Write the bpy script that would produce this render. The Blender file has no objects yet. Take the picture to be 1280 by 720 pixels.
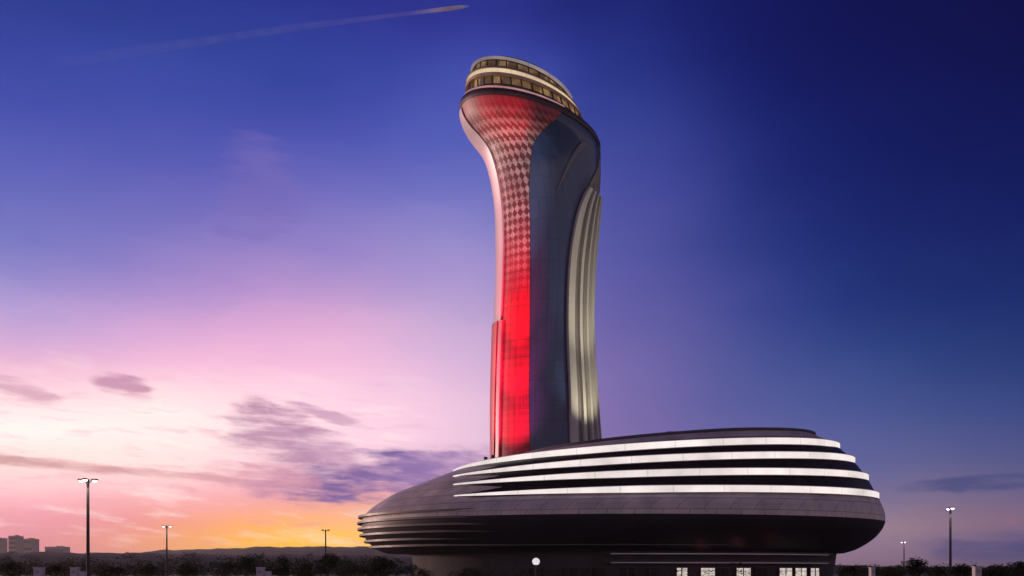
import bpy, bmesh, math, random
from mathutils import Vector, Matrix
random.seed(7)
R = math.radians
F = 1244.4          # focal length of the picture, in photo pixels (35 mm lens)
HZ = 716.0          # eye level row
CAMZ = 1.7

scene = bpy.context.scene
COL = scene.collection


def at(px, py, d):
    return Vector(((px - 640) * d / F, d, CAMZ + (HZ - py) * d / F))


def lin(c):
    return tuple(((v / 255) / 12.92 if v / 255 <= 0.04045 else ((v / 255 + 0.055) / 1.055) ** 2.4) for v in c)


# ------------------------------------------------------------------ objects
def tag(o, label=None, cat=None, group=None, kind=None):
    if label: o['label'] = label
    if cat: o['category'] = cat
    if group: o['group'] = group
    if kind: o['kind'] = kind
    return o


def empty(name, loc, label, cat, group=None):
    o = bpy.data.objects.new(name, None)
    o.empty_display_size = 0.5
    COL.objects.link(o)
    o.location = loc
    return tag(o, label, cat, group)


class MB:
    """collects geometry for one mesh object (world coordinates, or local when parent is a prototype)"""
    def __init__(s):
        s.v, s.f, s.uv = [], [], []

    def quad_grid(s, rows, uvs=None, close=False):
        n = len(s.v)
        w = len(rows[0])
        for j, r in enumerate(rows):
            for i, p in enumerate(r):
                s.v.append(Vector(p)); s.uv.append(uvs[j][i] if uvs else (0, 0))
        for j in range(len(rows) - 1):
            for i in range(w - 1 + (1 if close else 0)):
                k = (i + 1) % w
                s.f.append((n + j * w + i, n + j * w + k, n + (j + 1) * w + k, n + (j + 1) * w + i))

    def face(s, pts):
        n = len(s.v)
        s.v += [Vector(p) for p in pts]; s.uv += [(0, 0)] * len(pts)
        s.f.append(tuple(range(n, n + len(pts))))

    def box(s, c, size, rz=0.0, taper=1.0):
        c = Vector(c); hx, hy, hz = size[0] / 2, size[1] / 2, size[2] / 2
        m = Matrix.Rotation(rz, 3, 'Z')
        n = len(s.v)
        for z in (-1, 1):
            t = taper if z > 0 else 1
            for x, y in ((-1, -1), (1, -1), (1, 1), (-1, 1)):
                s.v.append(c + m @ Vector((x * hx * t, y * hy * t, z * hz))); s.uv.append((0, 0))
        for f in ((3, 2, 1, 0), (4, 5, 6, 7), (0, 1, 5, 4), (1, 2, 6, 5), (2, 3, 7, 6), (3, 0, 4, 7)):
            s.f.append(tuple(n + i for i in f))

    def tube(s, pts, rad, seg=10):
        pts = [Vector(p) for p in pts]
        if not hasattr(rad, '__len__'): rad = [rad] * len(pts)
        rows = []
        for i, p in enumerate(pts):
            d = (pts[min(i + 1, len(pts) - 1)] - pts[max(i - 1, 0)]).normalized()
            a = d.orthogonal().normalized() if abs(d.z) > .9 else d.cross(Vector((0, 0, 1))).normalized()
            b = d.cross(a)
            rows.append([p + (a * math.cos(t) + b * math.sin(t)) * rad[i] for t in [2 * math.pi * k / seg for k in range(seg)]])
        s.quad_grid(rows, close=True)
        n = len(s.v)
        s.f.append(tuple(range(n - seg, n))); s.f.append(tuple(reversed(range(n - seg * len(rows), n - seg * (len(rows) - 1)))))

    def lathe(s, c, prof, seg=16):
        c = Vector(c)
        rows = [[c + Vector((r * math.cos(2 * math.pi * k / seg), r * math.sin(2 * math.pi * k / seg), z)) for k in range(seg)] for r, z in prof]
        s.quad_grid(rows, close=True)

    def build(s, name, mat, parent=None, smooth=False, recalc=True):
        off = Vector((0, 0, 0))
        if parent is not None:
            p = parent
            while p is not None:
                off += p.location; p = p.parent
        me = bpy.data.meshes.new(name)
        me.from_pydata([v - off for v in s.v], [], s.f)
        ul = me.uv_layers.new(name='UVMap')
        for l in me.loops:
            ul.data[l.index].uv = s.uv[l.vertex_index]
        if recalc:
            bm = bmesh.new(); bm.from_mesh(me)
            bmesh.ops.recalc_face_normals(bm, faces=bm.faces)
            bm.to_mesh(me); bm.free()
        me.materials.append(mat)
        if smooth:
            me.polygons.foreach_set('use_smooth', [True] * len(me.polygons))
        o = bpy.data.objects.new(name, me)
        COL.objects.link(o)
        if parent is not None: o.parent = parent
        return o


def smooth_by_angle(o, deg=30):
    """mark edges sharper than deg so that rounded sheets read smooth and their rims crisp"""
    me = o.data
    bm = bmesh.new(); bm.from_mesh(me)
    for f in bm.faces: f.smooth = True
    for e in bm.edges:
        if len(e.link_faces) == 2 and e.calc_face_angle(0) > R(deg): e.smooth = False
    bm.to_mesh(me); bm.free()


def copy_tree(o, parent=None):
    c = o.copy(); COL.objects.link(c)
    if parent is not None: c.parent = parent
    for ch in list(o.children): copy_tree(ch, c)
    return c


# ------------------------------------------------------------------ materials
class NT:
    def __init__(s, name):
        s.m = bpy.data.materials.new(name); s.m.use_nodes = True
        s.t = s.m.node_tree; s.t.nodes.clear()
        s.out = s.n('ShaderNodeOutputMaterial')

    def n(s, kind, **kw):
        nd = s.t.nodes.new(kind)
        for k, v in kw.items(): setattr(nd, k, v)
        return nd

    def link(s, a, b): s.t.links.new(a, b)

    def math(s, op, a, b=None, clamp=False):
        nd = s.n('ShaderNodeMath', operation=op, use_clamp=clamp)
        for i, v in enumerate((a, b)):
            if v is None: continue
            if isinstance(v, (int, float)): nd.inputs[i].default_value = v
            else: s.link(v, nd.inputs[i])
        return nd.outputs[0]

    def mix(s, fac, a, b, blend='MIX'):
        nd = s.n('ShaderNodeMix', data_type='RGBA', blend_type=blend)
        nd.inputs[0].default_value = 1.0
        for v, k in ((fac, 0), (a, 6), (b, 7)):
            if isinstance(v, (int, float)): nd.inputs[k].default_value = v
            elif isinstance(v, tuple): nd.inputs[k].default_value = (*v[:3], 1)
            else: s.link(v, nd.inputs[k])
        return nd.outputs[2]

    def maprange(s, v, a, b, c=0.0, d=1.0, kind='LINEAR'):
        nd = s.n('ShaderNodeMapRange', interpolation_type=kind, clamp=True)
        s.link(v, nd.inputs[0])
        for i, x in enumerate((a, b, c, d)): nd.inputs[i + 1].default_value = x
        return nd.outputs[0]

    def noise(s, vec, scale, detail=4, rough=.55):
        nd = s.n('ShaderNodeTexNoise')
        nd.inputs['Scale'].default_value = scale; nd.inputs['Detail'].default_value = detail
        nd.inputs['Roughness'].default_value = rough
        if vec is not None: s.link(vec, nd.inputs['Vector'])
        return nd.outputs['Fac']


def surface(name, col, rough=.6, metal=0.0, var=.25, scale=.4, streak=False, panel=None, spec=.5, bump=.0):
    """principled surface with mottling, optional vertical rain streaks and optional panel joints in UV metres"""
    t = NT(name)
    tc = t.n('ShaderNodeTexCoord')
    mp = t.n('ShaderNodeMapping'); t.link(tc.outputs['Object'], mp.inputs[0])
    if streak: mp.inputs['Scale'].default_value = (1, 1, .12)
    nz = t.noise(mp.outputs[0], scale, 6, .6)
    dark = tuple(c * (1 - var) for c in col); lite = tuple(min(1, c * (1 + var)) for c in col)
    c = t.mix(t.maprange(nz, .3, .7), dark, lite)
    p = t.n('ShaderNodeBsdfPrincipled')
    if panel:
        br = t.n('ShaderNodeTexBrick'); t.link(tc.outputs['UV'], br.inputs[0])
        br.offset = panel[3] if len(panel) > 3 else 0.0
        br.inputs['Scale'].default_value = 1
        br.inputs['Brick Width'].default_value = panel[0]; br.inputs['Row Height'].default_value = panel[1]
        br.inputs['Mortar Size'].default_value = panel[2]
        br.inputs['Color1'].default_value = (.88, .88, .88, 1); br.inputs['Color2'].default_value = (1, 1, 1, 1)
        br.inputs['Mortar'].default_value = (.45, .45, .45, 1)
        c = t.mix(1.0, c, br.outputs['Color'], 'MULTIPLY')
    t.link(c, p.inputs['Base Color'])
    t.link(t.maprange(nz, .25, .75, max(0, rough - .08), min(1, rough + .1)), p.inputs['Roughness'])
    p.inputs['Metallic'].default_value = metal
    p.inputs['Specular IOR Level'].default_value = spec
    if bump:
        b = t.n('ShaderNodeBump'); b.inputs['Strength'].default_value = bump
        t.link(t.noise(tc.outputs['Object'], scale * 9, 3), b.inputs['Height']); t.link(b.outputs[0], p.inputs['Normal'])
    t.link(p.outputs[0], t.out.inputs[0])
    return t.m


def lit(name, col, strength, var=.12, scale=.35, joint=None):
    """a lamp's diffuser or a lit window: emission, slightly uneven, with dark joints"""
    t = NT(name)
    tc = t.n('ShaderNodeTexCoord')
    nz = t.noise(tc.outputs['Object'], scale, 4)
    f = t.maprange(nz, .25, .75, 1 - var, 1 + var)
    if joint:
        u = t.n('ShaderNodeSeparateXYZ'); t.link(tc.outputs['UV'], u.inputs[0])
        m = t.math('MODULO', u.outputs[0], joint)
        f = t.math('MULTIPLY', f, t.maprange(t.math('ABSOLUTE', t.math('SUBTRACT', m, joint / 2)), joint / 2 - .12, joint / 2 - .03, 1, .8))
    e = t.n('ShaderNodeEmission'); e.inputs[0].default_value = (*col, 1)
    t.link(t.math('MULTIPLY', f, strength), e.inputs[1])
    t.link(e.outputs[0], t.out.inputs[0])
    return t.m


def glass_dark(name, col, rough=.08, panel=(1.6, 3.6, .07), spec=.5):
    t = NT(name)
    tc = t.n('ShaderNodeTexCoord')
    br = t.n('ShaderNodeTexBrick'); t.link(tc.outputs['UV'], br.inputs[0]); br.offset = 0
    br.inputs['Scale'].default_value = 1
    br.inputs['Brick Width'].default_value = panel[0]; br.inputs['Row Height'].default_value = panel[1]
    br.inputs['Mortar Size'].default_value = panel[2]
    br.inputs['Color1'].default_value = (*[c * .88 for c in col], 1); br.inputs['Color2'].default_value = (*[c * 1.12 for c in col], 1)
    br.inputs['Mortar'].default_value = (*[c * .7 + .004 for c in col], 1)
    p = t.n('ShaderNodeBsdfPrincipled'); t.link(br.outputs['Color'], p.inputs['Base Color'])
    p.inputs['Specular IOR Level'].default_value = spec
    nz = t.noise(tc.outputs['Object'], .5, 3)
    t.link(t.maprange(nz, .3, .7, rough, rough + .1), p.inputs['Roughness'])
    b = t.n('ShaderNodeBump'); b.inputs['Strength'].default_value = .08
    t.link(t.noise(tc.outputs['Object'], .35, 2), b.inputs['Height']); t.link(b.outputs[0], p.inputs['Normal'])
    t.link(p.outputs[0], t.out.inputs[0])
    return t.m


def red_screen_mat():
    """pierced cladding: red light painted in low down, a diamond pattern of pale and dark panels above it"""
    t = NT('red_screen')
    tc = t.n('ShaderNodeTexCoord')
    s = t.n('ShaderNodeSeparateXYZ'); t.link(tc.outputs['UV'], s.inputs[0])
    u, v = s.outputs[0], s.outputs[1]
    cv = t.n('ShaderNodeCombineXYZ')
    t.link(t.math('ADD', u, t.math('MULTIPLY', v, .8)), cv.inputs[0]); t.link(t.math('SUBTRACT', u, t.math('MULTIPLY', v, .8)), cv.inputs[1])
    ck = t.n('ShaderNodeTexChecker'); ck.inputs['Scale'].default_value = .85
    t.link(cv.outputs[0], ck.inputs[0])
    nz = t.noise(tc.outputs['Object'], .35, 5)
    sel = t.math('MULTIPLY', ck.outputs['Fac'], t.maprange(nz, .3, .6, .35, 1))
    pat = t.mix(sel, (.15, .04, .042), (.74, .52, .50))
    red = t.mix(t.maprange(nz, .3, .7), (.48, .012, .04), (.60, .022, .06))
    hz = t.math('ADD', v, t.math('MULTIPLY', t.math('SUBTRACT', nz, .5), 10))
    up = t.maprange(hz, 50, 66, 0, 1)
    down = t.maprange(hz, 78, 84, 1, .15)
    c = t.mix(t.math('MULTIPLY', up, down), red, pat)  # reach of the red light put into the colour by height
    # faint diamond joints everywhere
    c = t.mix(t.math('MULTIPLY', ck.outputs['Fac'], .28), c, (.10, .01, .012))
    br = t.n('ShaderNodeTexBrick'); t.link(tc.outputs['UV'], br.inputs[0]); br.offset = 0
    br.inputs['Scale'].default_value = 1; br.inputs['Brick Width'].default_value = 1.55; br.inputs['Row Height'].default_value = 3.1
    br.inputs['Mortar Size'].default_value = .06
    br.inputs['Color1'].default_value = (.86, .86, .86, 1); br.inputs['Color2'].default_value = (1, 1, 1, 1); br.inputs['Mortar'].default_value = (.5, .5, .5, 1)
    c = t.mix(1.0, c, br.outputs['Color'], 'MULTIPLY')
    p = t.n('ShaderNodeBsdfPrincipled'); t.link(c, p.inputs['Base Color']); p.inputs['Roughness'].default_value = .5
    b = t.n('ShaderNodeBump'); b.inputs['Strength'].default_value = .25; b.inputs['Distance'].default_value = .2
    t.link(ck.outputs['Fac'], b.inputs['Height']); t.link(b.outputs[0], p.inputs['Normal'])
    t.link(p.outputs[0], t.out.inputs[0])
    return t.m


M = {
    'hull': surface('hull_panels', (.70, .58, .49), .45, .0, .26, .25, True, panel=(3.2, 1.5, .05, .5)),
    'hull_shaded': surface('underside_panels', (.024, .019, .022), .5, .1, .25, .12, panel=(3.2, 1.3, .05, .5)),  # the underside's shade is put into this dark base colour
    'fin_dark': surface('fin_metal', (.15, .12, .11), .5, .1, .2, .3, streak=True),
    'roof': surface('roof_membrane', (.09, .085, .095), .8, 0, .3, .15),
    'white_metal': surface('white_metal', (.74, .70, .67), .45, .0, .1, .3, streak=True),
    'ribbon_glass': glass_dark('ribbon_glass', (.022, .016, .015), .25, (2.4, 4, .06), .12),
    'light_band': lit('light_band', (1.0, .885, .855), .90, .26, .16, 6.0),
    'wall': surface('base_render', (.05, .042, .048), .8, 0, .3, .4, streak=True),
    'window_lit': lit('lit_window', (1.0, .86, .78), .62, .45, 1.6),
    'window_dim': lit('dim_window', (.55, .12, .16), .10, .6, .5),
    'door_lit': lit('lit_door', (1.0, .9, .9), .4, .3, 1.0),
    'rail': lit('rail_light', (.45, .30, .45), .17, .45, .12),
    'dark_metal': surface('dark_metal', (.045, .04, .042), .5, .4, .3, 1.2),
    'core': surface('shaft_core', (.05, .045, .05), .7),
    'red_screen': red_screen_mat(),
    'ridge_highlight': surface('highlight_panel', (.13, .14, .18), .5, 0, .2, .4),
    'edge_pink': surface('red_enamel_edge', (.62, .16, .22), .4, 0, .15, .3, streak=True),
    'rim_pale': surface('pale_edge_metal', (.54, .45, .47), .45, .15, .08, .2, streak=True),
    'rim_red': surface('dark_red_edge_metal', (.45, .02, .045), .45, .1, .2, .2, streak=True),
    'glass': glass_dark('tower_glass', (.040, .070, .16), .14),
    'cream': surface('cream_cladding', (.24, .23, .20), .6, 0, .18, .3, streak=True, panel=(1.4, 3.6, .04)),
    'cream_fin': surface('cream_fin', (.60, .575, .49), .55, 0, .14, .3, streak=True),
    'rim_dark': surface('bronze_rim', (.065, .045, .042), .4, .5, .2, .5),
    'cab_glass': None,
    'cab_light': lit('cab_light', (1.0, .76, .50), .72, .3, .22, 2.6),
    'edge_glow': lit('edge_glow', (.80, .62, .62), .33, .3, .2, 4.0),  # pale roof edge, no lamp; glow added to brighten it
    'trim_glow': lit('trim_glow', (.85, .42, .45), .5, .35, .2, 4.0),  # pale pink rim line; its brightness is an added glow
    'gold': surface('gold_trim', (.55, .38, .20), .35, .6, .2, .5),
    'lamp': lit('lamp_glow', (1.0, .82, .76), 5, .05, 2),
    'lamp_cool': lit('lamp_glow_cool', (1.0, .92, 1.0), 6, .05, 2),
    'post': surface('lamp_post_steel', (.04, .03, .032), .6, .2, .2, 1),
    'cabinet': surface('cabinet_paint', (.50, .46, .48), .5, 0, .15, 1.2, streak=True),
    'cabinet_dark': surface('cabinet_vent', (.12, .11, .12), .6, 0, .2, 2),
    'bark': surface('bark', (.07, .05, .04), .9, 0, .3, 3, bump=.4),
    'concrete': surface('concrete', (.14, .13, .13), .85, 0, .2, .5),
    'far_wall': surface('far_facade', (.30, .27, .27), .8, 0, .15, .05),
    'far_glass': glass_dark('far_glass', (.04, .04, .05), .2, (3, 3, .3)),
}


def cab_glass_mat():
    """control cab glazing with the warm lit interior behind it, bay by bay"""
    t = NT('cab_glass')
    tc = t.n('ShaderNodeTexCoord')
    s = t.n('ShaderNodeSeparateXYZ'); t.link(tc.outputs['UV'], s.inputs[0])
    bay = t.math('FLOOR', t.math('DIVIDE', s.outputs[0], 1.7))
    w = t.n('ShaderNodeTexWhiteNoise', noise_dimensions='1D'); t.link(bay, w.inputs['W'])
    nz = t.noise(tc.outputs['Object'], .55, 4)
    f = t.math('MULTIPLY', t.maprange(w.outputs[0], 0, 1, .25, 1.1), t.maprange(nz, .3, .7, .35, 1.2))
    p = t.n('ShaderNodeBsdfPrincipled')
    p.inputs['Base Color'].default_value = (.03, .022, .018, 1); p.inputs['Roughness'].default_value = .1
    p.inputs['Emission Color'].default_value = (.95, .55, .24, 1)
    t.link(t.math('MULTIPLY', f, .36), p.inputs['Emission Strength'])
    t.link(p.outputs[0], t.out.inputs[0])
    return t.m


M['cab_glass'] = cab_glass_mat()


def leaf_mat(name, a, b):
    t = NT(name)
    oi = t.n('ShaderNodeNewGeometry')
    c = t.mix(oi.outputs['Random Per Island'], a, b)
    d = t.n('ShaderNodeBsdfDiffuse'); t.link(c, d.inputs[0])
    tr = t.n('ShaderNodeBsdfTranslucent'); t.link(c, tr.inputs[0])
    mx = t.n('ShaderNodeMixShader'); mx.inputs[0].default_value = .3
    t.link(d.outputs[0], mx.inputs[1]); t.link(tr.outputs[0], mx.inputs[2]); t.link(mx.outputs[0], t.out.inputs[0])
    return t.m


M['leaf_a'] = leaf_mat('leaves_dark_green', (.014, .022, .010), (.035, .045, .02))
M['leaf_b'] = leaf_mat('leaves_olive', (.028, .028, .014), (.055, .052, .024))


# ------------------------------------------------------------------ fitted rings
def fit(xl, xr, D, b):
    """centre and half width of an ellipse at depth D (half depth b) whose outline spans the given bearings"""
    ul, ur = (xl - 640) / F, (xr - 640) / F
    cx, a = (ul + ur) / 2 * D, (ur - ul) / 2 * D
    for _ in range(12):
        us = [(cx - a * math.cos(t)) / (D - b * math.sin(t)) for t in [2 * math.pi * k / 180 for k in range(180)]]
        el, er = min(us) - ul, max(us) - ur
        cx -= (el + er) / 2 * D; a -= (er - el) / 2 * D
    return cx, a


def catmull(rows, n):
    """dense rows through the given ones (Catmull-Rom per column)"""
    out = []
    for i in range(len(rows) - 1):
        p0, p1, p2, p3 = rows[max(i - 1, 0)], rows[i], rows[i + 1], rows[min(i + 2, len(rows) - 1)]
        for k in range(n):
            t = k / n
            out.append([.5 * (2 * b + (c - a) * t + (2 * a - 5 * b + 4 * c - d) * t * t + (3 * b - a - 3 * c + d) * t ** 3)
                        for a, b, c, d in zip(p0, p1, p2, p3)])
    out.append(list(rows[-1]))
    return out


class Loft:
    """stack of rings: each row = (z_left, z_right, cx, rx, cy, ry, extra...)"""
    def __init__(s, rows): s.rows = rows

    def pt(s, r, th, off=0.0, dz=0.0):
        zl, zr, cx, rx, cy, ry = r[:6]
        c, sn = math.cos(th), math.sin(th)
        return Vector((cx - (rx + off) * c, cy - (ry + off) * sn, (zl + zr) / 2 + (zl - zr) / 2 * c + dz))

    def strip(s, rows, ta, tb, n, o1, o0, mb=None, dzs=None):
        """closed shell between angles ta(row)..tb(row), outer offset o1, inner offset o0"""
        mb = mb or MB()
        ring = abs((tb(rows[0]) - ta(rows[0])) - 2 * math.pi) < 1e-4
        A, B, U = [], [], []
        for ri, r in enumerate(rows):
            dz = dzs[ri] if dzs else (lambda t: 0.0)
            a, b = ta(r), tb(r)
            ths = [a + (b - a) * k / n for k in range(n + (0 if ring else 1))]
            A.append([s.pt(r, t, o1(t) if callable(o1) else o1, dz(t)) for t in ths]); B.append([s.pt(r, t, o0, dz(t)) for t in ths])
            U.append([(t * (r[3] + r[5]) / 2 + 100, (r[0] + r[1]) / 2) for t in ths])
        if ring:
            # seam at the back; duplicate the column so the UVs stay continuous
            for q in (A, B):
                for row in q: row.append(row[0])
            for row, r in zip(U, rows): row.append((tb(r) * (r[3] + r[5]) / 2 + 100, row[0][1]))
        mb.quad_grid(A, U)
        mb.quad_grid([list(reversed(x)) for x in B], [list(reversed(x)) for x in U])
        mb.quad_grid([A[0], B[0]], [U[0], U[0]]); mb.quad_grid([B[-1], A[-1]], [U[-1], U[-1]])
        if not ring:
            mb.quad_grid([[a[0] for a in A], [b[0] for b in B]], [[u[0] for u in U]] * 2)
            mb.quad_grid([[b[-1] for b in B], [a[-1] for a in A]], [[u[-1] for u in U]] * 2)
        return mb


def weld(o, d=1e-4):
    bm = bmesh.new(); bm.from_mesh(o.data)
    bmesh.ops.remove_doubles(bm, verts=bm.verts, dist=d)
    bmesh.ops.recalc_face_normals(bm, faces=bm.faces)
    bm.to_mesh(o.data); bm.free()


def shell(loft, rows, ta, tb, n, o1, o0, name, mat, parent, ang=35, dzs=None):
    o = loft.strip(rows, ta, tb, n, o1, o0, None, dzs).build(name, mat, parent)
    weld(o); smooth_by_angle(o, ang)
    return o


PI = math.pi
full_a, full_b = (lambda r: -PI / 2), (lambda r: 1.5 * PI)

# ------------------------------------------------------------------ the podium building
DP = 165.0


def prow(y, xl, xr, b, zover=None):
    cx, a = fit(xl, xr, DP, b)
    yl, yr = y if isinstance(y, tuple) else (y, y)
    z, z2 = CAMZ + (HZ - yl) * DP / F, CAMZ + (HZ - yr) * DP / F
    if zover is not None: z = z2 = zover
    return [z, z2, cx, a, DP, b]


base = empty('office_building', (18, DP, 0), 'low oval dark building with four glowing white bands at the foot of the tower', 'building')
base_rows = [prow(0, 520, 1040, 20.5, 0.0), prow(692, 514, 1046, 21)]
lower_rows = catmull([prow(692, 482, 1056, 22.5), prow(687, 470, 1072, 24.5), prow(676, 458, 1091, 27), prow(665, 453, 1102, 28.5), prow(655, 452, 1107, 29)], 4)
UP = [prow(655, 452, 1107, 29), prow((647, 644), 454, 1106, 28.6), prow((640, 634), 461, 1102, 27.6), prow((633, 624), 470, 1096, 26.4), prow((620, 602), 492, 1083, 25.2),
      prow((608, 581), 524, 1066, 24), prow((593, 564), 564, 1047, 22.6), prow((584, 557), 598, 1036, 21), prow((575, 549), 646, 1019, 19)]
upper_rows = catmull(UP, 5)
L = Loft(None)
soff = [prow(692, 514, 1046, 21), prow(692, 482, 1056, 22.5)]

shell(L, base_rows, full_a, full_b, 96, 0, -.5, 'base_wall', M['wall'], base)
shell(L, lower_rows, full_a, full_b, 128, 0, -.4, 'lower_hull', M['hull_shaded'], base)
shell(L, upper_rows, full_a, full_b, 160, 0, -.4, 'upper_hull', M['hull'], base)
# soffit
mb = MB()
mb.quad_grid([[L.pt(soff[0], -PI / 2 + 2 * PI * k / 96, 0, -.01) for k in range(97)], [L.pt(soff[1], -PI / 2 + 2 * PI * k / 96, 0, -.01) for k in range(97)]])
mb.build('soffit', M['hull_shaded'], base)
# roof: a shallow dark dish behind a dark parapet
top = UP[-1]
mb = MB()
for k0, k1, z0, z1 in ((1.0, .86, .0, .75), (.86, .5, .75, 1.1), (.5, .02, 1.1, 1.3)):
    ra, rb = list(top), list(top)
    ra[3] *= k0; ra[5] *= k0; rb[3] *= k1; rb[5] *= k1
    mb.quad_grid([[L.pt(ra, 2 * PI * k / 96, 0, z0) for k in range(97)], [L.pt(rb, 2 * PI * k / 96, 0, z1) for k in range(97)]])
o = mb.build('roof', M['roof'], base); weld(o); smooth_by_angle(o, 40)
def lift(r, d): return [r[0] + d, r[1] + d] + list(r[2:])


par = [lift(top, .02), lift(top, .4)]
shell(L, par, full_a, full_b, 128, .12, -.3, 'parapet', M['roof'], base)


def row_at(y):
    for i in range(len(UP) - 1):
        z = CAMZ + (HZ - y) * DP / F
        for j in range(len(upper_rows) - 1):
            a, b = upper_rows[j], upper_rows[j + 1]
            za, zb = (a[0] + a[1]) / 2, (b[0] + b[1]) / 2
            if za <= z <= zb:
                t = (z - za) / (zb - za)
                return [p + (q - p) * t for p, q in zip(a, b)]
    return list(upper_rows[-1])


def th_px(r, px):
    """angle on a ring where its front passes the given bearing"""
    u = (px - 640) / F
    best = min(((abs((r[2] - r[3] * math.cos(t)) / (r[4] - r[5] * math.sin(t)) - u), t) for t in [PI * k / 720 for k in range(721)]))
    return best[1]


# dark ribbon glazing
rib, rib_px = [], {}
for k in range(49):
    q = k / 48
    r = row_at(632 + (571.5 - 632) * q)
    yq = 632 + (571.5 - 632) * q
    d = min(abs(yq - yb) for yb in (628.5, 611, 594.5, 578.5))
    rib_px[round(r[0], 5)] = 568 + 62 * min(1, d / 8.5) ** 1.1
    rib.append(r)
RIGHT_END = R(182)
shell(L, rib, lambda r: th_px(r, rib_px[round(r[0], 5)]), lambda r: RIGHT_END, 90, .10, -.2, 'ribbon_window', M['ribbon_glass'], base)
# louvre blades with a light band on their faces
for yc in (628.5, 611, 594.5, 578.5):
    rs = [row_at(yc + 3.6), row_at(yc), row_at(yc - 3.6)]
    mid = rs[1]
    t0 = th_px(mid, 567)
    ease = lambda t: min(1, max(0, (t - t0) / .5)) ** .8 * (.35 + .65 * min(1, max(0, (RIGHT_END - .15 - t) / .7)))
    tall = lambda t: min(1, max(0, (t - t0) / .7)) ** .8
    hgt = lambda t: .16 + .84 * tall(t)
    def zoff(d): return lambda t: d * hgt(t)
    mb = L.strip([mid, mid], lambda r: t0, lambda r: RIGHT_END, 110, lambda t: .16 + .60 * ease(t), -.8, None, [zoff(-.57), zoff(-.48)])
    L.strip([mid, mid], lambda r: t0, lambda r: RIGHT_END, 110, lambda t: .15 + .54 * ease(t), -.8, mb, [zoff(.48), zoff(.57)])
    blade_o = mb.build('louvre', M['white_metal'], base); weld(blade_o); smooth_by_angle(blade_o, 35)
    shell(L, [mid, mid], lambda r: t0 + .003, lambda r: RIGHT_END - .003, 110, lambda t: .14 + .50 * ease(t), -.6, 'light_band', M['light_band'], blade_o, 35, [zoff(-.476), zoff(.476)])
# thin horizontal fins round the left end of the lower hull
for k, y in enumerate((648, 655.5, 663, 670.5, 678, 685)):
    rows_all = lower_rows + upper_rows
    z = CAMZ + (HZ - y) * DP / F
    r = min(rows_all, key=lambda q: abs((q[0] + q[1]) / 2 - z))
    fr = [[zz, zz] + r[2:] for zz in (z - .16, z + .16)]
    shell(L, fr, lambda r: R(-70), lambda r: R(110), 90, lambda t: .98 * min(1, max(0, (R(66) - t) / R(50))) - .24, -.5, 'hull_fin', M['fin_dark'], base)
# ground floor: canopy rails with dim tubes, lit windows, doors
def base_strip(name, z0, z1, pxa, pxb, mat, off, parent=base, inn=.02):
    r0 = [z0, z0] + base_rows[1][2:]; r1 = [z1, z1] + base_rows[1][2:]
    ta, tb = th_px(r0, pxa), th_px(r0, pxb)
    n = max(2, int(abs(pxb - pxa) / 10))
    return shell(L, [r0, r1], lambda r: ta, lambda r: tb, n, off, inn, name, mat, parent)


for z in (4.42, 3.14):
    cn = base_strip('canopy', z + .1, z + .34, 755, 1030, M['dark_metal'], 1.3, inn=-.3)
    base_strip('rail_light', z - .06, z + .096, 764, 1026, M['rail'], 1.2, cn, 1.02)
for pa, pb in ((776, 792), (806, 820), (846, 858), (876, 893), (920, 938), (974, 989), (994, 1007), (1013, 1023)):
    w = base_strip('window', .85, 2.5, pa - 1.2, pb + 1.2, M['dark_metal'], .10, inn=-.1)
    base_strip('pane', .98, 2.4, pa, pb, M['window_lit'] if pa > 840 else M['ribbon_glass'], .13, w, .11)
    base_strip('mullion', .98, 2.4, (pa + pb) / 2 - .5, (pa + pb) / 2 + .5, M['dark_metal'], .16, w, .1)
    base_strip('transom', 1.92, 2.0, pa, pb, M['dark_metal'], .155, w, .1)
for pa, pb in ((700, 709), (711, 720), (724, 740), (742, 758), (900, 912), (944, 960)):
    w = base_strip('window', .85, 2.5, pa, pb, M['dark_metal'], .10, inn=-.1)
    base_strip('pane', .98, 2.4, pa + 1.2, pb - 1.2, M['ribbon_glass'], .13, w, .11)
dr = base_strip('door', .02, 2.6, 660, 676, M['dark_metal'], .12, inn=-.1)
base_strip('pane', .2, 2.4, 661.3, 667.3, M['ribbon_glass'], .15, dr, .125)
base_strip('pane', .2, 2.4, 668.7, 674.7, M['ribbon_glass'], .15, dr, .125)
# red glow behind the canopy rails comes from real tubes under the canopy
for px in (880, 930, 975):
    li = bpy.data.lights.new('canopy_lamp', 'POINT'); li.energy = 10; li.color = (1, .12, .18); li.shadow_soft_size = .15
    lo = bpy.data.objects.new('canopy_lamp', li); COL.objects.link(lo)
    p = at(px, 716, 143.3); lo.location = Vector((p.x, p.y, 2.85)) - base.location; lo.parent = base

# ------------------------------------------------------------------ the control tower
DT = 185.0


def trow(xl, yl, xr, yr, ry, b1=0, b2=0, b3=0):
    cx, rx = fit(xl, xr, DT, ry)
    zl, zr = CAMZ + (HZ - yl) * DT / F, CAMZ + (HZ - yr) * DT / F
    r = [zl, zr, cx, rx, DT, ry]
    if b1:
        r += [th_px(r, b1), th_px(r, b2), th_px(r, b3)]
    return r


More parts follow.
